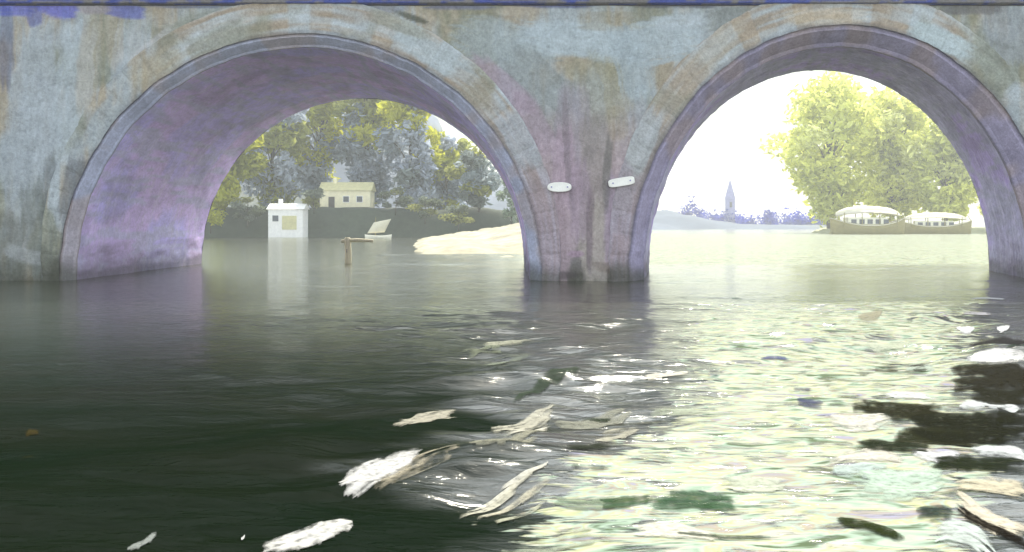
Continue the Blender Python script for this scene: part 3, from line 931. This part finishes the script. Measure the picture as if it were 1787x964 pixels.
BLUE = [(176, 184, 196), (164, 174, 184), (184, 192, 202), (146, 156, 152)]  # blue-grey of distant haze put into the leaf colours
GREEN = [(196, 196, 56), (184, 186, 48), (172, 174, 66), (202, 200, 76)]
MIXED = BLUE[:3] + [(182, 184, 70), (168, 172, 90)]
G1 = 'trees on the bank behind the left arch'


def tb(px, d, z=4.4):
    return ((px - CX) * d / F, d, z)


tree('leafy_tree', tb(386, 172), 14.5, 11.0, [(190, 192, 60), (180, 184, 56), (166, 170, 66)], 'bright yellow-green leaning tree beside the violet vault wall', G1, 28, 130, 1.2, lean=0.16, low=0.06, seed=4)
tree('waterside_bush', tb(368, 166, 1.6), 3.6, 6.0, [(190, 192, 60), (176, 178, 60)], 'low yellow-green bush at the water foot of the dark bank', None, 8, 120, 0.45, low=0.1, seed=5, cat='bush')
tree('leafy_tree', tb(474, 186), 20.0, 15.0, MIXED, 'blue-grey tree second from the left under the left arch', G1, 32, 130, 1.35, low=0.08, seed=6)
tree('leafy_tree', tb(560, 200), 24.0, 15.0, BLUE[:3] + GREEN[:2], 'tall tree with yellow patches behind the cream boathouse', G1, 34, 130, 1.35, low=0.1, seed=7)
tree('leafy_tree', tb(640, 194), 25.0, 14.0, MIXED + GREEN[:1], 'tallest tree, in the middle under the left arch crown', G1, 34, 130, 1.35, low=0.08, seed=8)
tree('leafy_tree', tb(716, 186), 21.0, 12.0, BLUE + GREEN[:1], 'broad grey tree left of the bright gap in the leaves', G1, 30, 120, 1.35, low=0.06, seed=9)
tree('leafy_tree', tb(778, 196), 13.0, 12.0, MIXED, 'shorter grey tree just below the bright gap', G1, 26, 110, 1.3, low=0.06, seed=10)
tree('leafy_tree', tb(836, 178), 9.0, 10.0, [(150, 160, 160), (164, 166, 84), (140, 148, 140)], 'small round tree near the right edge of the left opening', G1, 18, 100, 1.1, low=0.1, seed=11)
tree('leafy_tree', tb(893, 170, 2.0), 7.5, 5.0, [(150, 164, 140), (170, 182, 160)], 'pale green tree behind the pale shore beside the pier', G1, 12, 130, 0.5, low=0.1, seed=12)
for k, (px, d, z, h_, w_, lab) in enumerate((
        (432, 168, 2.6, 3.2, 6.0, 'dull green bush on the bank left of the white shed'), (548, 171, 4.6, 2.6, 5.0, 'grey-green bush between the white shed and the boathouse'),
        (690, 172, 4.4, 3.0, 6.5, 'grey-green bush on the bank above the dinghy'), (742, 168, 3.0, 3.0, 6.0, 'spreading bush on the bank right of the dinghy'), (800, 166, 2.0, 2.6, 6.5, 'low bush on the bank behind the pale shore'))):
    tree('bank_bush', tb(px, d, z), h_, w_, [(116, 124, 100), (130, 138, 120), (150, 152, 90)], lab, 'bushes along the dark bank', 9, 120, 0.45, low=0.1, seed=50 + k, cat='bush')
G2 = 'trees seen through the right arch'
PALE = [(230, 232, 132), (224, 226, 118), (234, 236, 160), (216, 220, 122)]
tree('leafy_tree', tb(1448, 252, 0.8), 33.0, 27.0, PALE, 'tall pale olive tree at the centre of the right arch', G2, 40, 130, 1.7, lean=0.0, low=0.14, seed=21)
tree('leafy_tree', tb(1556, 262, 0.8), 31.0, 30.0, PALE, 'broad pale olive tree behind the two moored barges', G2, 44, 140, 1.7, low=0.16, seed=22)
tree('leafy_tree', tb(1650, 250, 0.8), 24.0, 19.0, PALE, 'rounded pale tree at the right side of the right arch', G2, 36, 130, 1.7, low=0.16, seed=23)
tree('leafy_tree', tb(1738, 266, 0.8), 22.0, 17.0, PALE[2:], 'palest tree half hidden by the right vault', G2, 24, 130, 1.7, low=0.16, seed=24)


def islet_z(x, y):
    px = x * F / y + CX
    n = fbm(x / 5.0, y / 5.0, 71, 4) - 0.5
    return -1.2 + (2.2 + 0.8 * n) * sstep(1395, 1450, px + 60 * n) * sstep(234, 246, y + 10 * n) * sstep(310, 290, y)


terrain('meadow', np.arange(52, 140, 1.2), np.arange(230, 314, 1.6), islet_z,
        lambda x, y, z: np.array(lin(170, 170, 128)) * (0.5 + 0.7 * fbm(x / 5.0, y / 3.0, 75, 4))[:, None], M_bank)

# far wooded shore, distance haze put into its blue leaf colour
r_ = random.Random(5)
cl = []
for i in range(60):
    px = r_.uniform(1120, 1480)
    d_ = r_.uniform(440, 462)
    hh = 4.0 * (0.6 + 0.7 * r_.random()) * (1 - 0.5 * max(0, (px - 1400) / 80))
    x_, y_, _z = at(px, 390, d_)
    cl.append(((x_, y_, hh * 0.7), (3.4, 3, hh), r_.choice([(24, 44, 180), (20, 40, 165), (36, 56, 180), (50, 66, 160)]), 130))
for px, hh in ((1194, 8.5), (1206, 12.0), (1220, 8.0), (1182, 6.0), (1340, 7.0), (1395, 6.0)):
    x_, y_, _z = at(px, 390, 436)
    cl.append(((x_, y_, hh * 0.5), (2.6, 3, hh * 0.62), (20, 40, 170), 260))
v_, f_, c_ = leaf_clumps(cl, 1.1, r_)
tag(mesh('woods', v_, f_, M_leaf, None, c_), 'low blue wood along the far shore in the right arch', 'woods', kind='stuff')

# ------------------------------------------------------------------ buildings on the far side
M_cream = paint_mat('cream_render', 0.8, 0.4, 1.5, flat=lin(236, 228, 190), mottled=0.18)
M_white = paint_mat('white_boards', 0.7, 0.4, 2.0, flat=lin(240, 238, 228), mottled=0.14)
M_roofp = paint_mat('pale_roof', 0.8, 0.4, 1.5, flat=lin(206, 200, 150), mottled=0.2)
M_timber = paint_mat('dark_timber', 0.8, 0.4, 3.0, flat=lin(90, 84, 78))  # dark timber colour for door, belfry window and ring
M_glass = paint_mat('window_glass', 0.15, 0.0, 1.0, flat=lin(70, 78, 84), spec=0.5)
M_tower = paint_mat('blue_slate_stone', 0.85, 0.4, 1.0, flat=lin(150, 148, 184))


def house(name, px0, px1, py_base, d, h, depth, rise, label, cat, wallm, roofm, door_at, windows, wide_door=False):
    x0, _, zb = at(px0, py_base, d)
    x1 = at(px1, py_base, d)[0]
    w_ = x1 - x0
    root = empty(name, ((x0 + x1) / 2, d, zb), label, cat)
    m = MB(); m.box(-w_ / 2, w_ / 2, 0, depth, -1.5, h); m.build('wall', wallm, root)
    o = 0.25
    m = MB()
    m.add([(-w_ / 2 - o, -o, h + 0.003), (w_ / 2 + o, -o, h + 0.003), (w_ / 2 + o, depth + o, h + 0.003), (-w_ / 2 - o, depth + o, h + 0.003), (-w_ / 2 - o, depth / 2, h + rise), (w_ / 2 + o, depth / 2, h + rise)],
          [(0, 1, 5, 4), (2, 3, 4, 5), (0, 4, 3), (1, 2, 5), (0, 3, 2, 1)])
    m.build('roof', roofm, root)
    dw = 2.2 if wide_door else 1.0
    m = MB(); m.box(door_at - dw / 2, door_at + dw / 2, -0.06, 0.03, 0.0, 2.1); m.build('door', M_timber if not wide_door else M_roofp, root)
    m = MB(); m.box(-w_ * 0.28, -w_ * 0.28 + 0.6, depth * 0.42, depth * 0.42 + 0.6, h + rise * 0.4, h + rise + 0.7); m.build('chimney', wallm, [c_ for c_ in root.children if c_.name.startswith('roof')][0])
    for wx in windows:
        m = MB(); m.box(wx - 0.55, wx + 0.55, -0.07, 0.02, 1.15, 2.25); fr_ = m.build('window', M_white, root)
        m = MB(); m.box(wx - 0.45, wx + 0.45, -0.09, -0.068, 1.25, 2.15); m.build('pane', M_glass, fr_)
    return root


house('boathouse', 558, 646, 366, 180, 3.1, 6.0, 1.5, 'long cream boathouse with a pale roof on top of the dark bank', 'boathouse', M_cream, M_roofp, -2.2, (0.2, 2.4))
house('boat_shed', 468, 528, 401, 167, 3.1, 4.5, 0.9, 'small white boat shed at the foot of the bank by the water', 'shed', M_white, M_white, 0.6, (-1.5,), True)

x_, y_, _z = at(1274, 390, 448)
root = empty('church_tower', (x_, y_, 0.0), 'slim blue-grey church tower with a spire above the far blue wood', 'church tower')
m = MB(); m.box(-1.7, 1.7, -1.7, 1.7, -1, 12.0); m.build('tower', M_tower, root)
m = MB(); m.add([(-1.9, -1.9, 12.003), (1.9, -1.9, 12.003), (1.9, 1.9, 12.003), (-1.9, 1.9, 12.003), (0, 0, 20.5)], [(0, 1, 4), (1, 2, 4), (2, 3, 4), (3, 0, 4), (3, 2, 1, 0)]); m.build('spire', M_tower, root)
m = MB(); m.box(-0.5, 0.5, -1.76, -1.68, 8.6, 10.8); m.build('belfry_window', M_timber, root)

# ------------------------------------------------------------------ boats
M_hull = paint_mat('cream_hull', 0.5, 0.3, 1.5, flat=lin(232, 228, 204), mottled=0.12)
M_olive = paint_mat('olive_hull', 0.6, 0.3, 1.5, flat=lin(146, 136, 84), mottled=0.2)
M_canvas = paint_mat('white_canvas', 0.8, 0.4, 1.2, flat=lin(214, 208, 180), mottled=0.12)


def hull_mesh(L_, B_, Hh, sheer=0.35, n=28):
    V, Fc = [], []
    prof = [(0.0, -0.5), (0.55, -0.45), (0.86, 0.05), (1.0, 0.55), (1.0, 1.0), (0.9, 1.0), (0.86, 0.8), (0.0, 0.8)]
    for i in range(n):
        t = i / (n - 1) * 2 - 1
        b = B_ / 2 * max(0.02, 1 - abs(t) ** 2.6)
        up = sheer * abs(t) ** 2.2 * Hh
        for s_ in (1, -1):
            for (f, z) in (prof if s_ == 1 else prof[::-1]):
                V.append((t * L_ / 2 * (1 + 0.04 * max(0, z)), s_ * b * f, z * Hh + up * (0.3 + 0.7 * max(0, z))))
    k = len(prof) * 2
    for i in range(n - 1):
        for j in range(k):
            Fc.append((i * k + j, (i + 1) * k + j, (i + 1) * k + (j + 1) % k, i * k + (j + 1) % k))
    Fc.append(tuple(range(k))); Fc.append(tuple((n - 1) * k + j for j in range(k - 1, -1, -1)))
    return V, Fc


def barge(px, d, L_, Hh, Hc, label, group, rot, tilt_front):
    x_, y_, _z = at(px, 390, d)
    root = empty('awning_barge', (x_, y_, 0.0), label, 'barge', group)
    root.rotation_euler = (0, 0, rot)
    v, f = hull_mesh(L_, L_ * 0.27, Hh, 0.75)
    mesh('hull', v, f, M_olive, root, smooth=True)
    v, f = hull_mesh(L_ * 1.01, L_ * 0.285, 0.22, 0.0)
    v = [(a_, b_, c_ + Hh * (0.82 + 0.75 * min(1.0, abs(a_ / (L_ / 2))) ** 2.2)) for a_, b_, c_ in v]
    mesh('gunwale', v, f, M_hull, root, smooth=True)
    # low cabin with a window band, and a long bowed awning carried on posts above it
    m = MB(); m.box(-L_ * 0.30, L_ * 0.24, -L_ * 0.085, L_ * 0.085, Hh * 0.7, Hh * 0.8 + Hc * 0.42); cab = m.build('cabin', M_hull, root)
    for k in range(5):
        wx = -L_ * 0.26 + k * L_ * 0.11
        m = MB(); m.box(wx, wx + L_ * 0.07, -L_ * 0.085 - 0.05, -L_ * 0.085 + 0.02, Hh * 0.8 + Hc * 0.12, Hh * 0.8 + Hc * 0.33); m.build('window', M_glass, cab)
    za = Hh * 0.8 + Hc * 0.55
    V, Fc = [], []
    n, k = 34, 11
    for side in (0, 1):
        for i in range(n):
            t = i / (n - 1) * 2 - 1
            e_ = max(0.04, 1 - abs(t) ** 3.0) ** 0.5
            sag = 0.05 * abs(math.sin(t * 9.5))
            for j in range(k):
                v = j / (k - 1) * 2 - 1
                V.append((t * L_ * 0.44, v * L_ * 0.13 * e_, za + Hc * 0.42 * (1 - 0.75 * v * v) * (0.25 + 0.75 * e_) * (1 - sag) - Hc * 0.1 * abs(t) ** 2 - 0.14 * side))
    Fc = grid_faces(n, k) + [tuple(n * k + q for q in f[::-1]) for f in grid_faces(n, k)]
    for i in range(n - 1):
        for j in (0, k - 1):
            Fc.append((i * k + j, (i + 1) * k + j, n * k + (i + 1) * k + j, n * k + i * k + j))
    mesh('awning', V, Fc, M_canvas, root, smooth=True)
    for t in (-0.36, -0.12, 0.12, 0.36):
        for s_ in (-1, 1):
            m = MB(); m.tube([(t * L_, s_ * L_ * 0.105, Hh * 0.75), (t * L_, s_ * L_ * 0.1, za + Hc * 0.1)], [0.09, 0.08], 6); m.build('awning_post', M_olive, root)
    m = MB(); m.tube([(L_ * 0.47, 0, Hh * 0.9), (L_ * 0.50, 0, Hh * 1.7), (L_ * 0.46, 0, Hh * 2.3)], [0.12, 0.1, 0.06], 6)
    m.build('stem_post', M_olive, root)
    m = MB(); m.tube([(-L_ * 0.47, 0, Hh * 0.7), (-L_ * 0.52, 0, -0.3)], [0.14, 0.2], 6); m.build('rudder', M_olive, root)


G3 = 'barges moored in the right arch'
barge(1514, 215, 15.0, 1.9, 4.2, 'olive barge under a long white awning, the left and larger one under the pale trees', G3, 0.12, 0)
barge(1632, 222, 13.5, 1.6, 3.2, 'olive barge under a long white awning, the right and smaller one near the vault', G3, -0.2, 0)

x_, y_, _z = at(660, 390, 152)
root = empty('sailing_dinghy', (x_, y_, 0), 'tiny white dinghy with a slanting sail below the dark bank', 'dinghy')
v, f = hull_mesh(3.6, 1.3, 0.45); mesh('hull', v, f, M_hull, root, smooth=True)
m = MB(); m.tube([(-0.4, 0, 0.2), (-0.35, 0, 3.0)], [0.05, 0.035], 6); m.build('mast', M_olive, root)
V, Fc = [], []
for i in range(9):
    for j in range(9):
        u, w_ = i / 8, j / 8
        V.append((-1.5 + 2.4 * u + 0.9 * w_, -0.12 - 0.28 * math.sin(math.pi * u) * math.sin(math.pi * (0.2 + 0.7 * w_)), 0.75 + 1.5 * w_ + 0.35 * u * w_ + 0.15 * u))
Fc = grid_faces(9, 9)
sail = mesh('sail', V, Fc, M_canvas, root, smooth=True)
sm = sail.modifiers.new('cloth', 'SOLIDIFY'); sm.thickness = 0.03

# ------------------------------------------------------------------ post in the water, plates on the pier
M_post = paint_mat('bleached_timber', 0.8, 0.6, 4.0, (3, 3, 0.6), flat=lin(216, 206, 170))
x_, y_ = ground(607, 460)
root = empty('mooring_post', (x_, y_, 0), 'bleached wooden mooring post with a short arm in the left opening', 'post')
m = MB(); m.tube([(0, 0, -1.4), (0.02, 0, 0.4), (-0.02, 0, 1.32), (-0.02, 0, 1.38)], [0.2, 0.19, 0.17, 0.12], 10); m.build('post', M_post, root, smooth=True)
m = MB(); m.tube([(-0.35, -0.02, 1.18), (0.5, -0.02, 1.24), (1.35, -0.02, 1.20)], [0.09, 0.1, 0.08], 8); m.build('arm', M_post, root, smooth=True)
m = MB(); m.tube([(-0.02, -0.2, 0.75), (-0.02, -0.3, 0.68), (-0.02, -0.2, 0.6)], [0.03, 0.03, 0.03], 6); m.build('mooring_ring', M_timber, root)


def plate(px, py, wpx, hpx, rot, label, square):
    root = empty('marker_plate', (fx(px), D - 0.13, fz(py)), label, 'marker plate', 'white plates on the pier')
    root.rotation_euler = (0, rot, 0)
    n = 40
    e_ = 0.45 if square else 0.8
    ring = []
    for k in range(n):
        an = 2 * math.pi * k / n
        c_, s_ = math.cos(an), math.sin(an)
        ring.append((math.copysign(abs(c_) ** e_, c_) * wpx * S / 2, math.copysign(abs(s_) ** e_, s_) * hpx * S / 2))
    V = [(a_ * f, y, b_ * f) for f, y in ((1, 0.05), (1, -0.02), (0.93, -0.045)) for a_, b_ in ring]
    Fc = [(r_ * n + k, r_ * n + (k + 1) % n, (r_ + 1) * n + (k + 1) % n, (r_ + 1) * n + k) for r_ in range(2) for k in range(n)]
    Fc.append(tuple(2 * n + k for k in range(n)))
    mesh('panel', V, Fc, M_white, root)
    for s_ in (-1, 1):
        m = MB(); m.tube([(s_ * wpx * S * 0.33, 0.16, 0), (s_ * wpx * S * 0.33, -0.07, 0)], [0.03, 0.03], 8); m.build('bolt', M_tower, root)


plate(976, 327, 42, 17, 0.0, 'small oval white plate on the left side of the pier', False)
plate(1084, 318, 46, 15, -0.16, 'tilted oblong white plate on the pier beside the right arch', True)

# ------------------------------------------------------------------ river haze
hm, hnt, HN, HL = new_mat('haze')
ho = HN.new('ShaderNodeOutputMaterial'); hv = HN.new('ShaderNodeVolumePrincipled')
hv.inputs['Color'].default_value = (0.86, 0.9, 0.86, 1)
hv.inputs['Density'].default_value = 0.0009
hv.inputs['Anisotropy'].default_value = 0.2
HL.new(hv.outputs[0], ho.inputs['Volume'])
hb = MB(); hb.box(-1300, 1300, -70, 1300, -2.6, 62)
tag(hb.build('haze', hm), kind='stuff')
